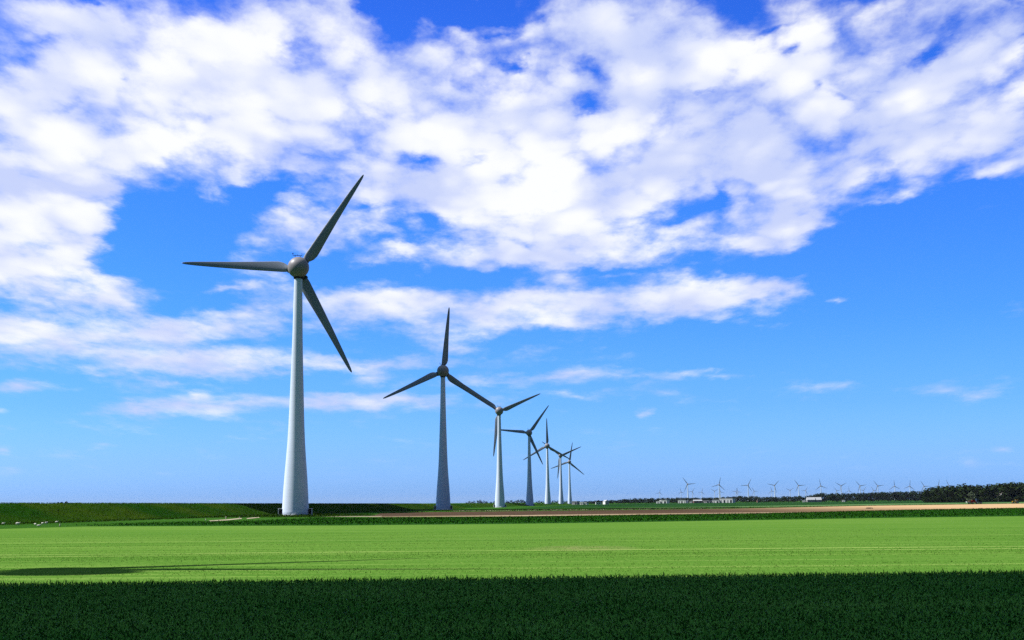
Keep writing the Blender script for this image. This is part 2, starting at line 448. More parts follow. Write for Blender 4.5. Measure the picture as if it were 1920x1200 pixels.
M = {
    'tower': tower_material(),
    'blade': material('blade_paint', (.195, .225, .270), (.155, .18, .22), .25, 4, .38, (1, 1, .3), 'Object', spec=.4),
    'nacelle': material('nacelle_paint', (.25, .232, .245), (.205, .19, .205), .5, 4, .45, (1, 1, 1), 'Object', spec=.35),
    'dark': material('dark_rubber', (.03, .03, .035), (.05, .05, .055), 3, 3, .6, coord='Object'),
    'white': material('white_paint', (.75, .75, .74), (.62, .62, .60), .8, 4, .6, coord='Object'),
    'crop_dark': material('potato_leaves', (.024, .140, .012), (.120, .290, .045), .12, 6, .6, (.5, 1, 1), island=True, spec=.01),
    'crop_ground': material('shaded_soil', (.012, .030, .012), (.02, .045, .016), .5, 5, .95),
    'crop_young': material('young_leaves', (.055, .146, .012), (.118, .245, .034), .9, 5, .75, (.012, 1.0, 1.0), island=True),
    'beet': material('beet_leaves', (.009, .050, .003), (.020, .082, .006), .12, 6, .65, island=True),
    'beet_ground': material('beet_ground', (.014, .055, .008), (.02, .075, .012), .2, 5, .95),
    'field': field_material(),
    'soil': soil_material(),
    'track': material('pale_track', (.42, .35, .25), (.30, .26, .18), .25, 5, .95, (.2, 1, 1)),
    'land': material('polder_land', (.022, .075, .008), (.035, .10, .014), .01, 6, .95, (.25, 1, 1)),
    'pale_green': material('pale_green_crop', (.10, .18, .07), (.075, .15, .05), .02, 5, .95, (.15, 1, 1)),
    'green': material('mid_green_crop', (.010, .042, .010), (.018, .062, .016), .02, 5, .95, (.15, 1, 1)),
    'dike': material('dike_grass', (.010, .044, .003), (.038, .064, .005), .035, 8, .95, (.45, 1.0, 1.6), bump=.4, lo=.42, hi=.72),
    'tuft': material('verge_grass', (.010, .046, .003), (.038, .066, .006), .08, 6, .9, island=True),
    'leaf_dark': material('wood_leaves', (.013, .026, .009), (.030, .048, .014), .12, 4, .8, island=True),
    'leaf_far': material('far_leaves', (.010, .020, .010), (.020, .034, .014), .1, 4, .85, island=True),
    'leaf_pale': material('willow_leaves', (.075, .10, .055), (.11, .14, .08), .2, 4, .8, island=True),
    'trunk': material('bark', (.06, .045, .035), (.10, .08, .06), 2, 4, .9, coord='Object'),
    'roof_dark': material('dark_roof', (.07, .06, .06), (.10, .085, .08), .6, 4, .8, coord='Object'),
    'roof_grey': material('grey_roof', (.42, .43, .45), (.36, .37, .39), .4, 4, .6, coord='Object'),
    'brick': material('red_brick', (.30, .17, .13), (.36, .22, .17), 1.5, 4, .9, coord='Object'),
    'grey_wall': material('grey_wall', (.30, .30, .31), (.24, .24, .25), .5, 4, .8, coord='Object'),
    'glass': material('dark_glass', (.02, .025, .035), None, rough=.15, spec=.5),
    'red': material('red_machine', (.20, .018, .016), (.13, .015, .014), 1.2, 4, .5, coord='Object'),
    'yellow': material('yellow_machine', (.62, .38, .04), (.5, .29, .03), 1.2, 4, .5, coord='Object'),
    'navy': material('navy_machine', (.015, .02, .04), (.03, .035, .05), 1.2, 4, .5, coord='Object'),
    'pale_metal': material('pale_metal', (.5, .5, .5), (.38, .38, .38), 1.5, 4, .5, coord='Object'),
    'wool': material('wool', (.70, .68, .60), (.58, .55, .47), 6, 4, .95, coord='Object', bump=.5),
    'skin': material('sheep_face', (.45, .42, .38), (.35, .32, .28), 6, 3, .9, coord='Object'),
    'wood': material('weathered_post', (.40, .38, .32), (.28, .26, .22), 4, 4, .9, coord='Object'),
    'heap': material('soil_heap', (.11, .07, .045), (.17, .12, .08), .8, 5, .95, coord='Object', bump=.5),
    'unseen_cloud': material('unseen_cloud_white', (.85, .85, .86), (.75, .76, .79), .02, 5, 1.0, coord='Object', spec=0),
}


# ------------------------------------------------------------------ builders
def tag(o, label=None, cat=None, group=None, kind=None):
    if label: o['label'] = label
    if cat: o['category'] = cat
    if group: o['group'] = group
    if kind: o['kind'] = kind
    return o


def empty(name, loc=(0, 0, 0), rz=0.0):
    o = bpy.data.objects.new(name, None)
    o.empty_display_size = 1
    COL.objects.link(o)
    o.location = loc
    o.rotation_euler = (0, 0, rz)
    return o


class MB:
    def __init__(self):
        self.v, self.f = [], []

    def add(self, vs, fs):
        k = len(self.v)
        self.v += [tuple(p) for p in vs]
        self.f += [tuple(i + k for i in f) for f in fs]
        return self

    def box(self, cx, cy, cz, sx, sy, sz, rz=0.0, top=1.0):
        c, s = math.cos(rz), math.sin(rz)
        vs = []
        for z, k in ((-.5, 1.0), (.5, top)):
            for x, y in ((-.5, -.5), (.5, -.5), (.5, .5), (-.5, .5)):
                X, Y = x * sx * k, y * sy * k
                vs.append((cx + X * c - Y * s, cy + X * s + Y * c, cz + z * sz))
        return self.add(vs, [(0, 3, 2, 1), (4, 5, 6, 7), (0, 1, 5, 4), (1, 2, 6, 5), (2, 3, 7, 6), (3, 0, 4, 7)])

    def lathe(self, prof, n=32, axis='z', org=(0, 0, 0)):
        vs, fs = [], []
        for (r, z) in prof:
            for i in range(n):
                a = 2 * PI * i / n
                if axis == 'z': p = (r * math.cos(a), r * math.sin(a), z)
                elif axis == 'y': p = (r * math.cos(a), z, -r * math.sin(a))
                else: p = (z, r * math.cos(a), r * math.sin(a))
                vs.append((p[0] + org[0], p[1] + org[1], p[2] + org[2]))
        for j in range(len(prof) - 1):
            for i in range(n):
                a, b = j * n + i, j * n + (i + 1) % n
                fs.append((a, b, b + n, a + n))
        fs.append(tuple(range(n - 1, -1, -1)))
        fs.append(tuple(range((len(prof) - 1) * n, len(prof) * n)))
        return self.add(vs, fs)

    def tube(self, p, q, r, r2=None, n=6):
        p, q = Vector(p), Vector(q)
        r2 = r if r2 is None else r2
        d = (q - p).normalized()
        a = d.orthogonal().normalized(); b = d.cross(a)
        vs = []
        for c, rr in ((p, r), (q, r2)):
            for i in range(n):
                t = 2 * PI * i / n
                vs.append(c + (a * math.cos(t) + b * math.sin(t)) * rr)
        fs = [(i, (i + 1) % n, n + (i + 1) % n, n + i) for i in range(n)]
        fs += [tuple(range(n - 1, -1, -1)), tuple(range(n, 2 * n))]
        return self.add(vs, fs)

    def prism(self, sec, y0, y1):
        n = len(sec)
        vs = [(x, y0, z) for x, z in sec] + [(x, y1, z) for x, z in sec]
        fs = [tuple(range(n)), tuple(range(2 * n - 1, n - 1, -1))] + [(i, n + i, n + (i + 1) % n, (i + 1) % n) for i in range(n)]
        return self.add(vs, fs)

    def build(self, name, mat, parent=None, smooth=False):
        me = bpy.data.meshes.new(name)
        me.from_pydata(self.v, [], self.f)
        bm = bmesh.new(); bm.from_mesh(me)
        bmesh.ops.recalc_face_normals(bm, faces=bm.faces)
        bm.to_mesh(me); bm.free()
        if smooth:
            me.polygons.foreach_set('use_smooth', [True] * len(me.polygons))
        me.materials.append(mat)
        o = bpy.data.objects.new(name, me)
        COL.objects.link(o)
        if parent: o.parent = parent
        return o


def sheet(name, pts, z, mat):
    """flat ground polygon (list of (x, y)), as one object of the setting"""
    bm = bmesh.new()
    vs = [bm.verts.new((p[0], p[1], z)) for p in pts]
    f = bm.faces.new(vs)
    bmesh.ops.triangulate(bm, faces=[f])
    bmesh.ops.recalc_face_normals(bm, faces=bm.faces)
    me = bpy.data.meshes.new(name)
    bm.to_mesh(me); bm.free()
    if me.polygons[0].normal.z < 0:
        me.flip_normals()
    me.materials.append(mat)
    o = bpy.data.objects.new(name, me)
    COL.objects.link(o)
    return tag(o, kind='structure')


def leaf_mesh(name, P, length, width, elev_lo, elev_hi, mat, parent=None):
    """many leaf-sized faces: each a bent strip of two quads, rooted at P"""
    n = len(P)
    az = rng.uniform(0, 2 * PI, n)
    e = rng.uniform(elev_lo, elev_hi, n)
    ln = length * rng.uniform(.65, 1.25, n)
    wd = width * rng.uniform(.7, 1.3, n)
    d = np.stack([np.cos(az) * np.cos(e), np.sin(az) * np.cos(e), np.sin(e)], 1)
    s = np.stack([-np.sin(az), np.cos(az), np.zeros(n)], 1) * wd[:, None] / 2
    mid = P + d * (ln * .55)[:, None]
    e2 = e - rng.uniform(.2, .9, n)
    d2 = np.stack([np.cos(az) * np.cos(e2), np.sin(az) * np.cos(e2), np.sin(e2)], 1)
    tip = mid + d2 * (ln * .45)[:, None]
    V = np.stack([P - s * .35, P + s * .35, mid + s, mid - s, tip], 1).reshape(-1, 3)
    k = np.arange(n)[:, None] * 5
    quads = (k + np.array([[0, 1, 2, 3]]))
    tris = (k + np.array([[3, 2, 4]]))
    me = bpy.data.meshes.new(name)
    me.vertices.add(len(V)); me.vertices.foreach_set('co', V.ravel().astype(np.float32))
    loops = np.concatenate([quads, tris], 1).ravel()
    me.loops.add(len(loops)); me.loops.foreach_set('vertex_index', loops.astype(np.int32))
    me.polygons.add(2 * n)
    starts = (np.arange(n)[:, None] * 7 + np.array([[0, 4]])).ravel()
    me.polygons.foreach_set('loop_start', starts.astype(np.int32))
    me.update(calc_edges=True)
    me.materials.append(mat)
    o = bpy.data.objects.new(name, me)
    COL.objects.link(o)
    if parent: o.parent = parent
    return o


def copy_tree(o, parent=None):
    c = o.copy()
    COL.objects.link(c)
    c.parent = parent
    for ch in list(o.children):
        copy_tree(ch, c)
    return c


def scatter(n, Y0, Y1, margin=1.06, power=1.0):
    """points on the ground in the wedge ahead, density ~ 1/Y^(power)"""
    t = rng.uniform(0, 1, n)
    if power == 1.0:
        Y = Y0 + (Y1 - Y0) * t              # per-row constant count: density ~ 1/Y
    else:
        Y = np.sqrt(Y0 ** 2 + (Y1 ** 2 - Y0 ** 2) * t)
    X = rng.uniform(-1, 1, n) * Y * .373 * margin + 0
    return X, Y


# ------------------------------------------------------------------ the land
def G(px, py, z=0.0):
    p = on_plane(px, py, z)
    return (p.x, p.y)


NEAR = 65.4                                       # where the dark crop ends and the pale one begins
def near_y(X): return NEAR + .07 * X


R_ = 34000
sheet('ground', [(-R_, -R_), (R_, -R_), (R_, R_), (-R_, R_)], 0.0, M['land'])
far_edge = [G(x, y) for x, y in ((-160, 1001), (0, 992), (100, 989), (160, 987.3), (480, 986), (640, 985.5), (960, 982.5), (1200, 979), (1440, 975), (1680, 971), (1920, 968), (2100, 966))]
field_poly = [(-120, near_y(-120)), (160, near_y(160))] + [(230, 300)] + far_edge[::-1] + [(-150, 200)]
sheet('pale_crop_field', field_poly, 0.02, M['field'])
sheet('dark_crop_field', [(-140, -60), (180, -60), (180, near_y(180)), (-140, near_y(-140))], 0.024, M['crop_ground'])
beet_far = [G(x, y, .5) for x, y in ((690, 969.5), (960, 967.5), (1440, 961), (1720, 954.5), (1920, 951.2), (2100, 949))]
beet_poly = far_edge[2:] + beet_far[::-1] + [G(600, 972), G(480, 978), G(300, 982)]
sheet('beet_field', beet_poly, 0.028, M['beet_ground'])
soil_near = [G(x, y) for x, y in ((690, 969.6), (960, 968.2), (1440, 962), (1720, 956), (1920, 952.5), (2200, 949))]
soil_far = [(560, 1010), (330, 930), (200, 800), (100, 640), (30, 600), (-40, 575), (-50, 520)]
sheet('bare_soil_field', soil_near + soil_far, 0.032, M['soil'])
track = [(-28, 640), (0, 645), (60, 665), (120, 700), (119, 722), (58, 690), (0, 672), (-30, 664)]
sheet('dirt_track', track, 0.036, M['track'])
sheet('pale_green_field', [(60, 700), (120, 730), (200, 810), (330, 940), (560, 1025), (800, 1100), (900, 1500), (330, 1180), (150, 900), (40, 780)], 0.04, M['pale_green'])
sheet('far_green_field', [(0, 860), (150, 905), (330, 1190), (900, 1510), (1500, 1900), (900, 2600), (200, 2300), (60, 1500)], 0.044, M['green'])

# pale hard standing and path by the first turbine
sheet('gravel_path', [G(x, y) for x, y in ((392, 976.3), (425, 974.2), (452, 971.5), (454, 973), (425, 976), (394, 977.6))], .05, M['track'])
sheet('gravel_path', [G(x, y) for x, y in ((462, 972), (485, 969.4), (487, 970.8), (464, 973.2))], .05, M['track'])

# ------------------------------------------------------------------ the dike
DK = [(60, 4.6), (200, 4.6), (340, 4.62), (450, 4.4), (560, 4.1), (660, 3.9), (760, 3.72), (900, 3.45), (1050, 3.2), (1180, 3.0), (1400, 2.6), (1800, 1.6), (2300, .6), (2600, .05)]


def toe_x(Y): return -115 + (Y - 300) * .118


def crest_z(Y):
    for (a, za), (b, zb) in zip(DK, DK[1:]):
        if a <= Y <= b:
            return za + (zb - za) * (Y - a) / (b - a)
    return DK[0][1] if Y < DK[0][0] else 0


def dike_z(X, Y):
    """height of the dike's landward slope at X, Y"""
    t = (toe_x(Y) - X) / 17.0
    if t <= 0: return 0.0
    t = min(t, 1.0)
    return crest_z(Y) * (t * t * (3 - 2 * t) * .5 + t * .5)


b = MB()
Ys = list(np.linspace(60, 900, 240)) + list(np.linspace(910, 2600, 120))
nsec = 26
offs = [0.8 - 1e-6] + list(-np.linspace(0, 17.2, 18)) + [-18.5, -20.5, -22, -26, -32, -38, -42]
for Y in Ys:
    for k, ofs in enumerate(offs):
        X = toe_x(Y) + ofs
        if ofs >= -22:
            z = dike_z(X, Y)
        else:
            z = max(-.3, crest_z(Y) * (1 - (-ofs - 22) / 20.0))
        if 0 > ofs > -20:
            z += .05 * math.sin(Y * .9 + ofs * 1.7) + .06 * math.sin(Y * .23 + ofs) + random.uniform(-.05, .05)
        b.v.append((X, Y, z - (.1 if k == 0 else 0)))
m_ = len(offs)
for j in range(len(Ys) - 1):
    for i in range(m_ - 1):
        a = j * m_ + i
        b.f.append((a, a + 1, a + m_ + 1, a + m_))
dk = b.build('dike_embankment', M['dike'], None, True)
tag(dk, kind='structure')

# grass on the dike and the verge, tufted
n = 60000
Y = rng.uniform(230, 900, n) ** 1.0
ofs = rng.uniform(-21, 14, n)
X = -115 + (Y - 300) * .118 + ofs
Z = np.array([dike_z(x, y) for x, y in zip(X, Y)])
keep = (ofs < 2) | (rng.uniform(0, 1, n) < .8)
P = np.stack([X, Y, Z], 1)[keep]
tag(leaf_mesh('verge_grass', P, .30, .14, .7, 1.5, M['tuft']), kind='stuff')

# ------------------------------------------------------------------ crops
n = 560000
X, Y = scatter(n, 31, NEAR + 2.2, 1.12)
keep = Y < near_y(X) - .1
X, Y = X[keep], Y[keep]
n = len(X)
P = np.stack([X, Y, np.full(n, .03) + rng.uniform(0, .22, n)], 1)
tag(leaf_mesh('dark_crop', P, .15, .038, .05, 1.35, M['crop_dark']), kind='stuff')
n = 2600                                             # taller stems along the edge
X = rng.uniform(-34, 36, n)
Yb = near_y(X) - np.abs(rng.normal(0, .5, n))
tall = rng.uniform(.25, .5, n)
P = np.stack([X, Yb, np.full(n, .1)], 1)
tag(leaf_mesh('crop_edge', P, .36, .04, .9, 1.5, M['crop_dark']), kind='stuff')
n = 260000
X, Y = scatter(n, NEAR - 2.2, 180, 1.1)
rowv = np.convolve(rng.uniform(0, 1, 600), [.25, .5, .25], 'same')       # how well each drilled pass came up
ri = ((Y - NEAR + 4 + .25 * np.sin(X * .11)) / .8).astype(int)
keep = rng.uniform(0, 1, n) < np.clip((rowv[ri] - .32) * 3.0, .12, 1.0)
for y0, wd in ((79.5, .3), (104.0, .5), (108.6, .55), (88.0, .25), (95.0, .25), (143.0, .6), (148.0, .6)):
    keep &= ~((np.abs(Y - y0) < wd) & (rng.uniform(0, 1, n) < .85))
keep &= (Y > near_y(X) + .1) & (rng.uniform(0, 1, n) < 1.25 - (Y - NEAR) / 120)
P = np.stack([X, Y, np.full(n, .02)], 1)[keep]
tag(leaf_mesh('pale_crop', P, .085, .034, .2, 1.2, M['crop_young']), kind='stuff')


def in_poly(X, Y, poly):
    inside = np.zeros(len(X), bool)
    j = len(poly) - 1
    for i in range(len(poly)):
        xi, yi = poly[i]; xj, yj = poly[j]
        c = ((yi > Y) != (yj > Y)) & (X < (xj - xi) * (Y - yi) / (yj - yi + 1e-9) + xi)
        inside ^= c
        j = i
    return inside


n = 190000
X, Y = scatter(n, 225, 560, 1.06)
keep = in_poly(X, Y, beet_poly)
X, Y = X[keep], Y[keep]
P = np.stack([X, Y, rng.uniform(.02, .3, len(X))], 1)
tag(leaf_mesh('beet_crop', P, .32, .17, .2, 1.4, M['beet']), kind='stuff')
def along(pts, n, wid, z=.02):
    pts = [Vector((p[0], p[1])) for p in pts]
    ln = [(b_ - a_).length for a_, b_ in zip(pts, pts[1:])]
    out = []
    for _ in range(n):
        k = random.choices(range(len(ln)), ln)[0]
        q = pts[k].lerp(pts[k + 1], random.random())
        out.append((q.x + random.gauss(0, wid), q.y + random.gauss(0, wid) * 1.5, z))
    return np.array(out)


P = np.concatenate([along(beet_far, 5000, .8), along(soil_far[::-1], 3500, 1.6), along([(-60, 640), (0, 640), (60, 662), (120, 697)], 2500, 1.2), along([(-30, 676), (0, 680), (58, 698), (119, 730)], 2500, 1.5),
                    along([(60, 700), (120, 730), (200, 810), (330, 940), (560, 1025)], 3000, 2.0)])
tag(leaf_mesh('margin_grass', P, .55, .22, .6, 1.5, M['tuft']), kind='stuff')
# mound of rough grass in front of the first turbine
T1g = on_plane(551, 965, .35)
n = 9000
a = rng.uniform(0, 2 * PI, n); r = np.sqrt(rng.uniform(0, 1, n))
X = T1g.x + 4 + np.cos(a) * r * 26; Y = T1g.y - 34 + np.sin(a) * r * 30
P = np.stack([X, Y, np.full(n, .03) + .5 * np.maximum(0, 1 - r) + rng.uniform(0, .15, n)], 1)
tag(leaf_mesh('rough_grass', P, .5, .16, .6, 1.5, M['tuft']), kind='stuff')


# ------------------------------------------------------------------ wind turbines
HUB, OVER = 76.0, 3.6
TOWER = [(4.05, -.3), (4.0, 1.2), (3.92, 3.2), (3.80, 6.2), (3.60, 9.3), (3.40, 12.3), (3.02, 17), (2.67, 22), (2.42, 27), (2.22, 32.5), (2.08, 37), (1.96, 41), (1.80, 46), (1.66, 51), (1.54, 56), (1.46, 60), (1.38, 65), (1.28, 70), (1.22, 72.6), (1.22, 73.2)]


def blade_mesh():
    rows = [(2.2, .85, .85, 1.5, 6), (3.3, 1.0, .95, 1.5, 10), (3.9, 1.5, 1.1, 1.15, 14), (4.8, 2.05, 1.2, .95, 15), (6.2, 2.35, 1.16, .82, 13), (8.2, 2.22, 1.14, .72, 11), (10.5, 2.0, 1.1, .62, 9), (14, 1.72, 1.05, .52, 7),
            (17.5, 1.46, .98, .44, 5), (21, 1.25, .9, .37, 4), (25, 1.02, .78, .29, 3), (28.5, .82, .66, .22, 2), (31.5, .62, .52, .16, 1), (33.4, .45, .38, .11, 0), (34.2, .26, .24, .07, 0), (34.55, .06, .06, .03, 0)]
    n = 16
    bb = MB()
    for (r, a, bq, t, tw) in rows:
        ca, sa = math.cos(math.radians(tw)), math.sin(math.radians(tw))
        for i in range(n):
            ph = 2 * PI * i / n
            c = math.cos(ph)
            x = a * c if c > 0 else bq * c           # +x is the clockwise side seen from behind
            sharp = 1.0 if r < 3.5 else (1 - max(0, c) ** 2 * .65)
            y = t * .5 * math.sin(ph) * sharp
            pre = -.0012 * r * r                       # slight bend
            bb.v.append((x * ca - y * sa, x * sa + y * ca - pre * .0, r))
    for j in range(len(rows) - 1):
        for i in range(n):
            p, q = j * n + i, j * n + (i + 1) % n
            bb.f.append((p, q, q + n, p + n))
    bb.f.append(tuple(range(n - 1, -1, -1)))
    bb.f.append(tuple(range((len(rows) - 1) * n, len(rows) * n)))
    return bb


def make_turbine():
    root = empty('wind_turbine')
    MB().lathe(TOWER, 48).build('tower', M['tower'], root, True)
    tw = [o for o in root.children if o.name.startswith('tower')][0]
    MB().lathe([(4.4, -.3), (4.4, .18), (4.25, .3), (4.0, .3)], 40).build('base_plinth', M['white'], tw, False)
    # nacelle: a ball with a short neck, the rotor on its far side
    prof = []
    R = 3.32
    for i in range(25):
        a = PI * i / 24
        s = math.sin(a)
        y = -math.cos(a) * R
        prof.append((max(.02, R * s), y if y < 0 else y * 1.02))
    na_ = MB().lathe(prof, 40, 'y', (0, 0, HUB)).build('nacelle', M['nacelle'], root, True)
    MB().lathe([(1.35, HUB - 3.6), (1.45, HUB - 3.35), (1.5, HUB - 2.6)], 28).build('yaw_ring', M['dark'], na_, True)
    # ladder-like sensor rack on top of the nacelle
    s = MB()
    zt = HUB + 3.2
    s.tube((-1.7, -.6, zt + .55), (1.2, -.6, zt + .35), .09)
    s.tube((-1.0, -.6, zt - .35), (-1.0, -.6, zt + .5), .08)
    s.tube((.6, -.6, zt - .3), (.6, -.6, zt + .45), .08)
    s.tube((-1.7, -.6, zt + .5), (-1.7, -.6, zt + 1.15), .07)
    s.tube((-.3, -.6, zt + .4), (-.3, -.6, zt + .85), .06)
    s.tube((1.1, -.6, zt + .3), (1.1, -.6, zt + 1.2), .06)
    s.tube((-1.95, -.6, zt + 1.15), (-1.45, -.6, zt + 1.15), .1)
    s.build('sensor_mast', M['dark'], na_)
    hp = [(2.3, 1.6), (2.45, 2.6), (2.35, 3.6), (2.1, 4.9), (1.6, 6.0), (.9, 6.8), (.1, 7.1)]
    MB().lathe(hp, 32, 'y', (0, 0, HUB)).build('hub', M['nacelle'], root, True)
    for k in range(3):
        bl = blade_mesh().build('blade', M['blade'], root, True)
        bl.location = (0, OVER, HUB)
        bl.scale = (1, 1, 1.05)
        rg = MB()
        rg.lathe([(1.15, 2.6), (1.25, 2.75), (1.25, 3.3), (1.12, 3.45)], 24).build('blade_collar', M['dark'], bl, True)
    # entrance porches on either side of the foot
    for sx, nm in ((-1, 'porch'), (1, 'porch')):
        p = MB()
        x0 = sx * 4.45
        p.box(sx * 5.0, -.9, 1.0, .16, 1.5, 2.0)
        p.box(sx * 4.52, -.2, 2.08, 1.25, 2.2, .16)
        p.box(sx * 4.5, -.9, .12, .9, 1.5, .24)
        po = p.build('entrance_porch', M['white'], root)
        MB().box(sx * 4.45, -.1, 1.1, .8, .8, 1.78).build('door', M['dark'], po)
    return root


TURB_GROUP = 'large turbines in a row along the dike'


def pose(root, ph):
    k = 0
    for ch in root.children:
        if ch.name.startswith('blade'):
            th = ph + 120 * k
            ch.rotation_euler = (0, math.radians(90 - th), 0)
            k += 1


proto = make_turbine()
row = [
    # hub px, base px x, phase, foot height, yaw, label
    (559.5, 501.5, 551.5, 57, .35, 'largest pale turbine nearest the camera, lit white down its left side, a blade pointing left'),
    (830.5, 695.5, 833, 84.3, .15, 'second largest turbine with its whole tower shaded slate blue, one blade upright'),
    (936, 770.5, 938.7, 22.8, 0, 'bright white lit turbine third along the row, one blade hanging down beside its tower'),
    (992, 811.5, 994.7, 53.6, 0, 'fourth turbine along the row, its tower grey in shade, a blade pointing left'),
    (1026, 836, 1028.6, 90, 0, 'fifth turbine along the row, one blade straight up, lit on its left edge'),
    (1051, 854, 1052.5, 22.5, 0, 'sixth turbine along the row, grey, one blade hanging down left of its tower'),
    (1067.5, 866, 1070, 79.5, 0, 'smallest turbine at the far end of the near row, beside the white farm buildings'),
]
YAW = math.radians(4)
pos = []
first = True
for (hx, hy, bx, ph, zb, lab) in row:
    p = on_plane(hx, hy, HUB + zb)
    t = proto if first else copy_tree(proto)
    first = False
    t.location = (p.x, p.y, zb)
    t.rotation_euler = (0, 0, YAW)
    pose(t, ph)
    tag(t, lab, 'wind turbine', TURB_GROUP)
    pos.append(Vector((p.x, p.y, zb)))
T1 = pos[0]
# the next turbine of the row towards the camera stands outside the frame; its shadow lies on the pale crop
t0 = copy_tree(proto)
p0 = pos[0] * 2 - pos[1]
t0.location = (p0.x, p0.y, 0)
t0.rotation_euler = (0, 0, math.radians(21.5))
pose(t0, -20)
tag(t0, 'unseen turbine left of the photo, known by its long blade shadow on the pale crop', 'wind turbine', TURB_GROUP)
# foot mounds
for i in (0, 1):
    mb = MB()
    q = pos[i]
    prof = [(13.0, -.05), (10.5, .12), (8, q.z * .7), (6.2, q.z + .02), (.1, q.z + .03)]
    mb.lathe(prof, 40, 'z', (q.x, q.y, 0))
    tag(mb.build('turbine_mound', M['dike'], None, True), kind='structure')
sheet('hardstanding', [(T1.x + 5, T1.y - 6), (T1.x + 11, T1.y - 9), (T1.x + 17, T1.y - 18), (T1.x + 28, T1.y - 22), (T1.x + 27, T1.y - 8), (T1.x + 12, T1.y + 2)], .06, M['track'])

# distant turbines
far = [(1289.3, 907.8, 5, 'leftmost of the large distant turbines on the horizon, white tower, a blade pointing right'),
       (1348.3, 908.7, 76, 'distant turbine standing over the longest white shed, one blade nearly upright'),
       (1402.6, 909.9, 62, 'distant white turbine third from the left on the horizon, a blade pointing left'),
       (1452.2, 910.3, 46, 'distant white turbine fourth from the left, a blade hanging down its tower'),
       (1497.4, 910.3, 4, 'distant grey turbine fifth from the left, just left of the grey roofed farmhouse'),
       (1539, 911, 99, 'distant turbine directly above the tall rounded tree clump and farmhouse'),
       (1577, 911, 28, 'distant turbine first right of the rounded tree clump, blades in a Y'),
       (1612.6, 911, 10, 'distant turbine second right of the rounded tree clump, a blade pointing right'),
       (1646, 911, 7, 'distant turbine third right of the rounded tree clump, a blade pointing right'),
       (1677.5, 911.6, 93, 'distant turbine with one blade straight up, fourth right of the rounded tree clump'),
       (1706, 911.6, 82, 'distant turbine fifth right of the rounded tree clump, blade up leaning right'),
       (1732.8, 911.6, 0, 'distant turbine just left of where the tall wood begins'),
       (1759.5, 910.8, 76, 'distant turbine half hidden behind the left end of the tall wood'),
       (1779, 910.5, 110, 'distant turbine almost hidden behind the wood, only blade tips showing')]
FG = 'distant turbines along the horizon'
for (hx, hy, ph, lab) in far:
    p = on_plane(hx, hy, HUB)
    t = copy_tree(proto)
    t.location = (p.x, p.y, 0)
    t.rotation_euler = (0, 0, YAW * .3)
    pose(t, ph)
    tag(t, lab, 'wind turbine', FG)
small = [(1237, 923.7, 80), (1277, 922.5, 100), (1298, 922, 60), (1316, 922.5, 75), (1339.8, 921, 30), (1350.6, 922, 100), (1380, 921.5, 58), (1383.5, 922, 110), (1414, 921, 0), (1447, 920.5, 100), (1481.4, 919.6, 33), (1510.5, 920, 60), (1569, 920, 10), (1592, 920, 90), (1619, 919.5, 50), (1638, 919.5, 0)]
for (hx, hy, ph) in small:
    p = on_plane(hx, hy, HUB)
    t = copy_tree(proto)
    t.location = (p.x, p.y, 0)
    t.rotation_euler = (0, 0, YAW * .3)
    pose(t, ph)
    tag(t, 'tiny faint turbine in the farthest row on the horizon, behind the larger distant ones', 'wind turbine', 'faint turbines in the farthest row')


# ------------------------------------------------------------------ trees
def make_tree(name, h, w, mat, kind=0, nleaf=420):
    root = empty(name)
    tb = MB()
    th = h * .45
    tb.tube((0, 0, -.2), (random.uniform(-.2, .2), 0, th), h * .022, h * .012, 7)
    for k in range(5):
        a = k * 2.4
        z0 = th * (.45 + .12 * k)
        tb.tube((0, 0, z0), (math.cos(a) * w * .3, math.sin(a) * w * .3, z0 + h * .22), h * .009, h * .003, 5)
    tb.build('trunk', M['trunk'], root, True)
    # clumps through the crown's volume
    cl = []
    for k in range(26):
        a = random.uniform(0, 2 * PI)
        t = random.uniform(.0, 1.0)
        if kind == 0: rad = w * .5 * math.sin(PI * min(1, .22 + .78 * t)) ** .6
        elif kind == 1: rad = w * .5 * math.sqrt(max(0, 1 - (t * 1.6 - .75) ** 2)) if abs(t * 1.6 - .75) < 1 else .2
        else: rad = w * .42 * (1 - t) ** .7 + .3
        rr = rad * math.sqrt(random.uniform(.15, 1))
        cl.append((math.cos(a) * rr, math.sin(a) * rr, h * (.04 + .88 * t), random.uniform(.10, .17) * h))
    pts = []
    for (x, y, z, r) in cl:
        m2 = nleaf // 26
        q = rng.normal(0, 1, (m2, 3)); q /= np.linalg.norm(q, axis=1)[:, None]
        q *= (r * rng.uniform(.55, 1.0, m2) ** .5)[:, None]
        q[:, 2] *= .8
        pts.append(q + np.array([x, y, z]))
    P = np.concatenate(pts)
    P = P[P[:, 2] > h * .05]
    leaf_mesh('crown', P, h * .11, h * .095, -.9, 1.3, mat, root)
    return root


def tree_things(root, label, group=None, cat='tree'):
    return tag(root, label, cat, group)


protos = [make_tree('broadleaf_tree', 18, 12, M['leaf_dark'], 0), make_tree('broadleaf_tree', 18, 11, M['leaf_dark'], 1), make_tree('broadleaf_tree', 18, 9, M['leaf_dark'], 0)]
far_protos = [make_tree('broadleaf_tree', 12, 11, M['leaf_far'], 0, 300), make_tree('broadleaf_tree', 12, 10, M['leaf_far'], 1, 300)]
used = {}


def place_tree(pr, X, Y, h, base_h, label, group, wf=1.0):
    t = pr if pr.name not in used else copy_tree(pr)
    used[pr.name] = True
    s = h / base_h
    t.location = (X, Y, 0)
    t.rotation_euler = (0, 0, random.uniform(0, 6.28))
    t.scale = (s * wf, s * wf, s)
    tag(t, label, 'tree', group)
    return t


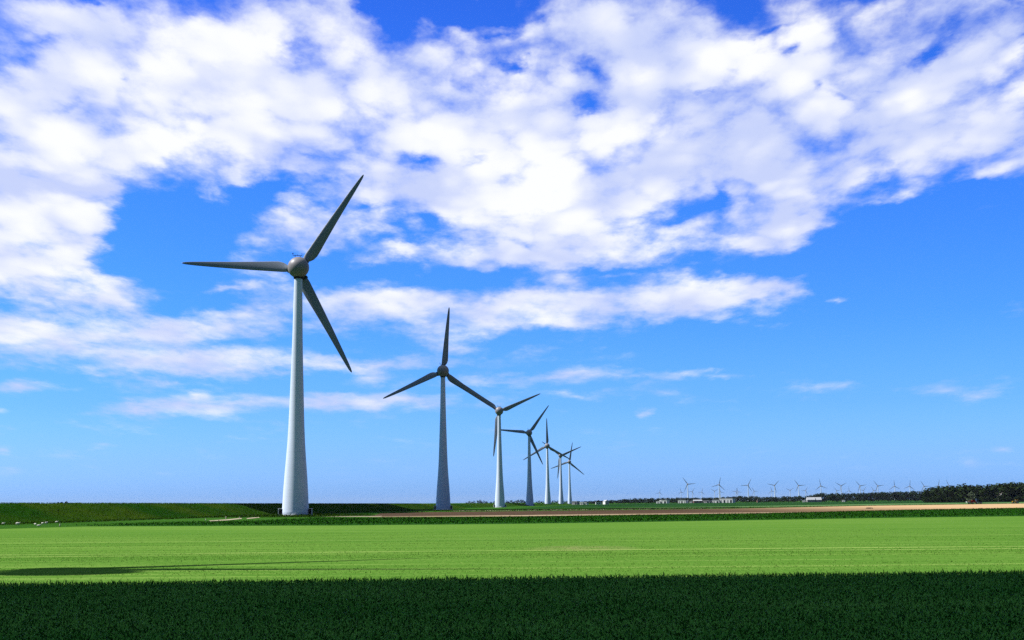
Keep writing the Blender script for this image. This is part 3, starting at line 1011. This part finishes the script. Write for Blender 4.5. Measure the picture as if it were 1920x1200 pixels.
def interp(tab, x):
    for (a, ya), (b_, yb) in zip(tab, tab[1:]):
        if a <= x <= b_:
            return ya + (yb - ya) * (x - a) / (b_ - a)
    return tab[0][1] if x < tab[0][0] else tab[-1][1]


# tall wood along the right edge
WOOD = [(1730, 918), (1742, 914), (1760, 912), (1800, 909.5), (1822, 908), (1838, 911.5), (1846, 908.5), (1870, 906.5), (1900, 905), (1990, 903)]
for r_, Yr in enumerate((1430, 1460, 1490, 1525)):
    x = 1738 + r_ * 3
    while x < 1990:
        yt = interp(WOOD, x) + (5.0, 2.2, .8, 0)[r_] + random.uniform(-1.0, 2.0)
        p = at_range(x, yt, Yr)
        place_tree(protos[random.randrange(3)], p.x, Yr + random.uniform(-8, 8), max(7, p.z), 18,
                   'dense dark green tree packed into the tall wood along the right edge', 'trees of the tall wood', random.uniform(1.1, 1.4))
        x += random.uniform(11, 15)
# shrubs that close the wood at its foot
for x in np.arange(1738, 1990, 7.5):
    p = at_range(x, 931 + random.uniform(-2, 3), 1412)
    place_tree(protos[random.randrange(3)], p.x, 1412 + random.uniform(-4, 4), max(3.5, p.z), 18,
               'low dark bushy tree at the foot of the tall wood along the right edge', 'low trees at the foot of the tall wood', 1.5)
pale = make_tree('willow_tree', 12, 12, M['leaf_pale'], 0)
p = at_range(1822, 922.5, 1385)
pale.location = (p.x, 1385, 0); pale.scale = (1, 1, p.z / 12)
tag(pale, 'rounded grey green tree in front of the dark wood, behind the red machine', 'tree')

# long tree belt to the left of the wood
BELT = [(1080, 940.3), (1130, 938), (1170, 935), (1230, 933.8), (1290, 932.6), (1360, 931.5), (1385, 929.6), (1420, 930), (1452, 931.5), (1470, 930.5), (1500, 929.5), (1524, 928.4), (1532, 924.5), (1545, 923), (1552, 925), (1600, 924.5), (1660, 922.5), (1700, 921), (1738, 919.5)]
for r_, Yr in enumerate((2420, 2460, 2510)):
    x = 1084.0 + r_ * 2
    while x < 1745:
        yt = interp(BELT, x) + (1.6, .6, 0)[r_] + random.uniform(-.5, 1.0)
        p = at_range(x, yt, Yr)
        h = max(4.5, p.z)
        place_tree(far_protos[random.randrange(2)], p.x, Yr + random.uniform(-8, 8), h, 12,
                   'small dark tree in the long far belt left of the tall wood', 'trees of the long far belt', max(1.5, 17 / h) * random.uniform(.95, 1.2))
        x += random.uniform(8.5, 12)
# loose trees and bushes between the turbines
LOOSE = [(877, 940), (882, 938.8), (888, 938.6), (896, 938.5), (901, 937.4), (906, 938), (911, 940), (920, 941), (928, 939.5), (951, 938), (956, 937.4), (961, 937.6), (966, 937.8), (971, 937.2), (976, 937), (981, 937.4), (985, 939.5), (1008, 938.6), (1013, 938), (1017, 939), (1036, 938.5), (1041, 938), (1046, 938.5), (1058, 938.4), (1063, 938.8), (1076, 939.8), (1081, 940.5)]
for (x, yt) in LOOSE:
    Yr = 2100 if x < 935 else 1950
    if 1000 < x: Yr = 2700
    p = at_range(x, yt, Yr)
    h = max(4.0, p.z)
    if x < 935:
        lab, gr = 'small dark tree showing above the dike crest between the second and third turbine', 'trees above the dike crest'
    elif x < 990:
        lab, gr = 'dark bushy tree in the clump between the third and fourth turbine', 'trees between the third and fourth turbine'
    else:
        lab, gr = 'low dark tree behind the feet of the farthest turbines of the near row', 'trees behind the farthest near turbines'
    place_tree(far_protos[random.randrange(2)], p.x, Yr + random.uniform(-10, 10), h, 12, lab, gr, max(.9, 7.5 / h))


# ------------------------------------------------------------------ buildings
def gable_house(name, px, Y, w, d, hw, hr, wall, roof, label, rz=0.0, windows=2, group=None, gable_front=False, chim=False):
    p = at_range(px, 940, Y)
    r = empty(name, (p.x, Y, 0), rz)
    tag(r, label, 'building', group)
    MB().box(0, 0, hw / 2, w, d, hw).build('wall', wall, r)
    if gable_front:
        sec = [(-w / 2 - .3, hw), (w / 2 + .3, hw), (w / 2 + .3, hw + .25), (0, hw + hr + .2), (-w / 2 - .3, hw + .25)]
        MB().prism(sec, -d / 2 - .3, d / 2 + .3).build('roof', roof, r)
    else:
        bb = MB()
        n0 = len(bb.v)
        vs = []
        sec = [(-d / 2 - .4, hw), (d / 2 + .4, hw), (d / 2 + .4, hw + .2), (0, hw + hr), (-d / 2 - .4, hw + .2)]
        n_ = len(sec)
        vs = [(-w / 2 - .3, y, z) for y, z in sec] + [(w / 2 + .3, y, z) for y, z in sec]
        fs = [tuple(range(n_)), tuple(range(2 * n_ - 1, n_ - 1, -1))] + [(i, n_ + i, n_ + (i + 1) % n_, (i + 1) % n_) for i in range(n_)]
        ro = bb.add(vs, fs).build('roof', roof, r)
        if chim:
            MB().box(w * .25, 0, hw + hr + .2, .8, .8, 1.6).build('chimney', M['brick'], ro)
    for k in range(windows):
        x = -w / 2 + w * (k + .7) / (windows + .4)
        MB().box(x, -d / 2 - .02, hw * .5, min(1.8, w / windows * .5), .14, min(1.5, hw * .45)).build('window', M['glass'], r)
    MB().box(w * .04, -d / 2 - .03, 1.15, 1.3, .14, 2.3).build('door', M['grey_wall'], r)
    return r


def flat_shed(px, Y, w, d, h, wall, label, doors=3, fascia=True, name='farm_shed'):
    p = at_range(px, 940, Y)
    r = empty(name, (p.x, Y, 0), -.5)
    tag(r, label, 'building')
    MB().box(0, 0, h / 2, w, d, h).build('wall', wall, r)
    MB().box(0, 0, h + .25, w + .8, d + .8, .5).build('roof', M['white'] if fascia else M['roof_grey'], r)
    for k in range(doors):
        x = -w / 2 + w * (k + .5) / doors
        MB().box(x, -d / 2 - .04, h * .36, w / doors * .55, .2, h * .68).build('door', M['glass'] if k % 2 else M['grey_wall'], r)
    return r


flat_shed(1079.5, 1830, 7.5, 8, 4.2, M['grey_wall'], 'low grey shed right beside the foot of the farthest near turbine', 2, False)
flat_shed(1092, 1800, 4.5, 6, 2.6, M['white'], 'tiny white hut, left of two between the grey shed and the white house', 1, True, 'hut')
flat_shed(1099, 1800, 4, 6, 2.2, M['white'], 'tiny white hut, right of two between the grey shed and the white house', 1, True, 'hut')
gable_house('farmhouse', 1122, 1850, 7.5, 8, 3.3, 2.4, M['white'], M['roof_dark'], 'white farmhouse with a dark roof at the left end of the far tree belt', 0, 2, None, True)
gable_house('farmhouse', 1136, 1900, 5.5, 9, 3.6, 2.2, M['white'], M['roof_grey'], 'white gabled building just right of the dark roofed white farmhouse', .3, 2, None, True)
flat_shed(1236, 2350, 7, 9, 3.0, M['white'], 'small white annexe touching the left end of the first white flat shed', 1)
flat_shed(1246, 2350, 13, 12, 5.0, M['white'], 'white flat roofed shed standing alone below the faint leftmost turbine', 2)
flat_shed(1281, 2350, 14, 12, 4.6, M['white'], 'white flat roofed shed below the leftmost large distant turbine', 3)
gable_house('farmhouse', 1308, 2340, 14, 9, 3.6, 2.0, M['brick'], M['roof_grey'], 'pinkish brick house with pale roof between the white sheds', 0, 3)
flat_shed(1297, 2345, 5, 8, 3.2, M['grey_wall'], 'small grey lean-to left of the pinkish brick house', 1, False)
flat_shed(1326, 2345, 12, 10, 3.6, M['grey_wall'], 'low grey shed right of the pinkish brick house', 2, False)
flat_shed(1344, 2345, 12, 10, 4.4, M['white'], 'lower white shed against the left end of the longest white shed', 2)
flat_shed(1364, 2340, 23, 14, 6.8, M['white'], 'longest and tallest white flat roofed shed in the row below the turbines', 4)
gable_house('farmhouse', 1520, 2350, 13, 10, 3.6, 4.6, M['grey_wall'], M['roof_grey'], 'left half of the pale grey roofed farm below the rounded tree clump', 0, 3)
gable_house('farmhouse', 1534, 2352, 10, 10, 3.4, 4.8, M['grey_wall'], M['roof_grey'], 'right half of the pale grey roofed farm below the rounded tree clump', 0, 2)
flat_shed(1508, 2350, 4, 6, 2.5, M['white'], 'tiny pale hut just left of the grey roofed farm', 1, True, 'hut')
flat_shed(1582, 2300, 4.5, 5, 2.4, M['white'], 'tiny white hut alone in front of the far tree belt', 1, True, 'hut')
gable_house('farmhouse', 1421, 2380, 3, 5, 3.4, 2.0, M['brick'], M['roof_dark'], 'narrow reddish building half hidden in the far belt', 0, 1, None, True)
# white gables among the trees of the wood
h = gable_house('wood_house', 1880, 1446, 9, 7, 6.2, 3.4, M['leaf_dark'], M['roof_dark'], 'house with white gable boards half hidden in the tall wood', 0, 2, None, True)
for ch in list(h.children):
    if ch.name.startswith('wall'):
        ch.data.materials[0] = M['grey_wall']
bb = MB()
for cx, w_, zz in ((-2.3, 2.6, 7.6), (2.2, 2.6, 8.2)):
    for s_ in (-1, 1):
        bb.tube((cx + s_ * w_ * .75, -4.0, zz - 1.6), (cx, -4.0, zz + .5), .42, .42, 5)
bb.build('bargeboard', M['white'], h)


# ------------------------------------------------------------------ machines on the sandy field
def wheel(parent, x, y, r, w):
    o = MB().lathe([(r * .7, -w / 2), (r, -w / 2 + .05), (r, w / 2 - .05), (r * .7, w / 2)], 20, 'y').build('wheel', M['dark'], parent, True)
    o.location = (x, y, r)
    c = MB().lathe([(r * .55, -w / 2 - .04), (r * .55, w / 2 + .04)], 14, 'y').build('rim', M['pale_metal'], o)
    return o


def tractor(loc, body, label, rz=0.0, tall=1.0):
    r = empty('tractor', loc, rz)
    tag(r, label, 'tractor')
    bd = MB(); bd.box(1.5, 0, 1.35, 2.4, .95, .9, 0, .92); bd.box(-.2, 0, 1.0, 1.8, 1.2, .7)
    bd.box(2.6, 0, 1.2, .25, .8, .7)
    bd.build('body', body, r)
    cb = MB(); cb.box(-.35, 0, 2.15 * tall, 1.7, 1.5, 1.5 * tall, 0, .88)
    cbo = cb.build('cab', M['glass'], r)
    MB().box(-.35, 0, 2.98 * tall, 1.8, 1.6, .16).build('cab_roof', body, cbo)
    MB().tube((1.2, .3, 1.7), (1.2, .3, 2.7), .07).build('exhaust', M['dark'], r)
    for x, rr in ((-.5, .95), (2.1, .65)):
        for y in (-.95, .95):
            wheel(r, x, y, rr, .5)
    for y in (-.95, .95):
        MB().box(-.5, y, 2.0, 1.5, .55, .12).build('mudguard', body, r)
    return r


p = at_range(1833.5, 943.4, 945)
tractor((p.x, 945, 0.03), M['navy'], 'tall dark tractor pulling the dark red field machine', 0, 1.25)
q = at_range(1821, 943.4, 945)
im = empty('field_machine', (q.x, 945, 0.03))
tag(im, 'dark red field machine with a pale rear hopper behind the dark tractor', 'farm machine')
fm = MB(); fm.box(0.6, 0, 1.5, 5.0, 2.2, 1.2, 0, .9); fm.box(1.6, 0, 2.3, 2.2, 1.8, .7); fm.tube((2.8, 0, 1.0), (4.0, 0, .9), .12)
fm.build('frame', M['red'], im)
hp = MB(); hp.box(-2.2, 0, 1.35, 1.9, 2.2, .8, 0, 1.15); hp.build('hopper', M['pale_metal'], im)
for x in (-1.2, 1.0):
    for y in (-1.2, 1.2):
        wheel(im, x, y, .6, .4)
p = at_range(1907, 943.4, 945)
tr = tractor((p.x - .6, 945, .03), M['yellow'], 'small yellow tractor at the right edge of the sandy field', PI, .82)
p = at_range(1630, 953.8, 560)
hb = MB()
for k in range(7):
    hb.lathe([(.9 - .1 * (k % 3), -.1), (.7, .25), (.35, .5 + .08 * (k % 2)), (.02, .62)], 12, 'z', (-1.5 + k * .5, random.uniform(-.4, .4), 0))
ho = hb.build('soil_heap', M['heap'], None, True)
ho.location = (p.x, 560, .03)
ho.scale = (.65, .65, .8)
tag(ho, 'low dark heap of soil lying on the sandy field', 'soil heap')


# ------------------------------------------------------------------ sheep, posts, shrubs by the dike
def sheep(px, py, rz, label, s=1.0, lying=False):
    p = on_plane(px, py, 0.05)
    zz = dike_z(p.x, p.y)
    r = empty('sheep', (p.x, p.y, zz), rz)
    r.scale = (s * .72, s * .72, s * .72)
    tag(r, label, 'sheep', 'sheep on the verge at the foot of the dike')
    zb = .28 if lying else .62
    bm = bmesh.new()
    bmesh.ops.create_icosphere(bm, subdivisions=3, radius=1.0)
    for v_ in bm.verts:
        x, y, z = v_.co
        k = 1 + .05 * math.sin(13 * x + 7 * z) * math.sin(11 * y)
        v_.co = (x * .56 * k, y * .27 * k, zb + z * .29 * k)
        # neck and head grow out of the front
    me = bpy.data.meshes.new('body')
    bm.to_mesh(me); bm.free()
    me.polygons.foreach_set('use_smooth', [True] * len(me.polygons))
    me.materials.append(M['wool'])
    bo = bpy.data.objects.new('body', me)
    COL.objects.link(bo); bo.parent = r
    hd = MB()
    hd.tube((.42, 0, zb + .1), (.66, 0, zb + .26), .14, .10, 8)
    hd.tube((.60, 0, zb + .30), (.86, 0, zb + .16), .10, .055, 8)
    hd.tube((.62, .08, zb + .32), (.60, .2, zb + .28), .035, .02, 5); hd.tube((.62, -.08, zb + .32), (.60, -.2, zb + .28), .035, .02, 5)
    hd.build('head', M['skin'], r, True)
    if not lying:
        for x in (-.34, .32):
            for y in (-.13, .13):
                MB().tube((x, y, 0), (x, y, .45), .035, .055, 6).build('leg', M['skin'], r, True)
    return r


sheep(6, 984, .3, 'white sheep at the extreme left edge of the photo, below the dike', .75)
sheep(33, 985, .1, 'largest white sheep, second from the left on the verge', 1.0)
sheep(66, 985, 2.6, 'third sheep from the left on the verge, small and cream', .7)
sheep(72.5, 986.3, 0.2, 'sheep lying flat nearest the pale crop on the verge', .8, True)
sheep(79.5, 983.5, -.4, 'cream sheep standing between the lying one and the bright upright one', .75)
sheep(86.5, 983, 1.2, 'bright white sheep facing away, right of the lying one', .85)
sheep(106, 979.5, .1, 'pale sheep lying highest up the slope, rightmost of the flock', .85, True)


def shrub(px, Y, h, w, label, group, mat):
    p = at_range(px, 943.5, Y)
    z = crest_z(Y) - .1
    r = empty('shrub', (p.x, Y, z))
    tag(r, label, 'shrub', group)
    q = rng.normal(0, 1, (160, 3)); q /= np.linalg.norm(q, axis=1)[:, None]
    q *= rng.uniform(.4, 1, 160)[:, None] ** .5
    q = q * np.array([w / 2, w / 2, h / 2]) + np.array([0, 0, h / 2])
    leaf_mesh('foliage', q, .22, .14, -.5, 1.4, mat, r)
    MB().tube((0, 0, -.1), (0, 0, h * .6), .05, .02, 5).build('stem', M['trunk'], r)


def crest_Y(px):
    lo, hi = 150.0, 1500.0
    for _ in range(50):
        m2 = (lo + hi) / 2
        if at_range(px, 943, m2).x < toe_x(m2) - 18: hi = m2      # still left of the crest line
        else: lo = m2
    return m2


for px, hh, ww, lab in ((109, .38, .35, 'smallest dark shrub on the dike crest, left of three'), (116, .42, .45, 'middle dark shrub of the three on the dike crest'), (124.5, .6, .7, 'largest dark shrub of the three on the dike crest')):
    Yc = None
    best = 1e9
    for Yt in np.linspace(200, 900, 1401):
        e_ = abs(at_range(px, 943.5, Yt).x - (toe_x(Yt) - 18.5))
        if e_ < best: best, Yc = e_, Yt
    shrub(px, Yc, hh, ww, lab, None, M['leaf_far'])


def post(px, py, h, label):
    p = on_plane(px, py, 0.0)
    o = MB().tube((0, 0, -.2), (.03, 0, h), .11, .09, 8)
    o.tube((.03, 0, h), (.03, 0, h + .08), .10, .02, 8)
    po = o.build('fence_post', M['wood'], None, True)
    po.location = (p.x, p.y, dike_z(p.x, p.y))
    tag(po, label, 'post')


post(112, 987.6, .55, 'short pale post at the corner of the pale crop, below the dike')
post(385.5, 976.5, .5, 'stubby pale post left of the gravel path below the dike')
post(423.5, 974.5, .85, 'tallest pale post standing at the middle of the gravel path')
post(449, 972.5, .5, 'small pale post at the right end of the gravel path')

# ------------------------------------------------------------------ unseen clouds added up-sun, each shaped to cast a wanted shadow
def unseen_cloud(poly_x, poly_y, zc, rad, tilt=0.0):
    """a flat-based heap of puffs whose shadow falls on the ground rectangle given"""
    bm = bmesh.new()
    off = SUN * (zc / SUN.z)
    x = poly_x[0]
    while x <= poly_x[1]:
        y = poly_y[0]
        while y <= poly_y[1]:
            r = rad * random.uniform(.9, 1.25)
            yy, xx = y + random.uniform(-.15, .15) * rad, x + random.uniform(-.2, .2) * rad
            if yy + r > poly_y[1]: yy = poly_y[1] - r
            if yy - r < poly_y[0]: yy = poly_y[0] + r
            mtx = Matrix.Translation((xx + off.x, yy + xx * tilt + off.y, zc + random.uniform(0, .3) * rad)) @ Matrix.Diagonal((r, r, r * .72, 1))
            res = bmesh.ops.create_icosphere(bm, subdivisions=2, radius=1.0, matrix=mtx)
            for v_ in res['verts']:
                v_.co += Vector((random.uniform(-1, 1), random.uniform(-1, 1), random.uniform(-1, 1))) * rad * .05
            y += rad * 1.0
        x += rad * 1.0
    me = bpy.data.meshes.new('unseen_cloud')
    bm.to_mesh(me); bm.free()
    me.polygons.foreach_set('use_smooth', [True] * len(me.polygons))
    me.materials.append(M['unseen_cloud'])
    o = bpy.data.objects.new('unseen_cloud', me)
    COL.objects.link(o)
    return tag(o, kind='structure')


unseen_cloud((-62, 70), (-30, NEAR + 2.6), 240, 8, .07)     # added to shade the dark crop
unseen_cloud((-112, -60), (520, 745), 300, 16)             # shades the dike behind the first turbine
unseen_cloud((-52, 85), (690, 800), 520, 22)               # shades the second turbine
unseen_cloud((-12, 140), (1375, 1465), 900, 26)            # shades the fourth
unseen_cloud((50, 190), (2040, 2135), 1300, 28)            # shades the sixth

# ------------------------------------------------------------------ thin haze over the polder
hm = bpy.data.materials.new('haze_air')
hm.use_nodes = True
ht = hm.node_tree
for n_ in list(ht.nodes):
    if n_.type == 'BSDF_PRINCIPLED': ht.nodes.remove(n_)
pv = ht.nodes.new('ShaderNodeVolumePrincipled')
pv.inputs['Color'].default_value = (.70, .82, 1.0, 1)
pv.inputs['Density'].default_value = 1.1e-5
pv.inputs['Anisotropy'].default_value = 0.0
out = [n_ for n_ in ht.nodes if n_.type == 'OUTPUT_MATERIAL'][0]
ht.links.new(pv.outputs[0], out.inputs['Volume'])
hz = MB().box(0, 0, 62, 72000, 72000, 126).build('haze', hm)
tag(hz, kind='stuff')
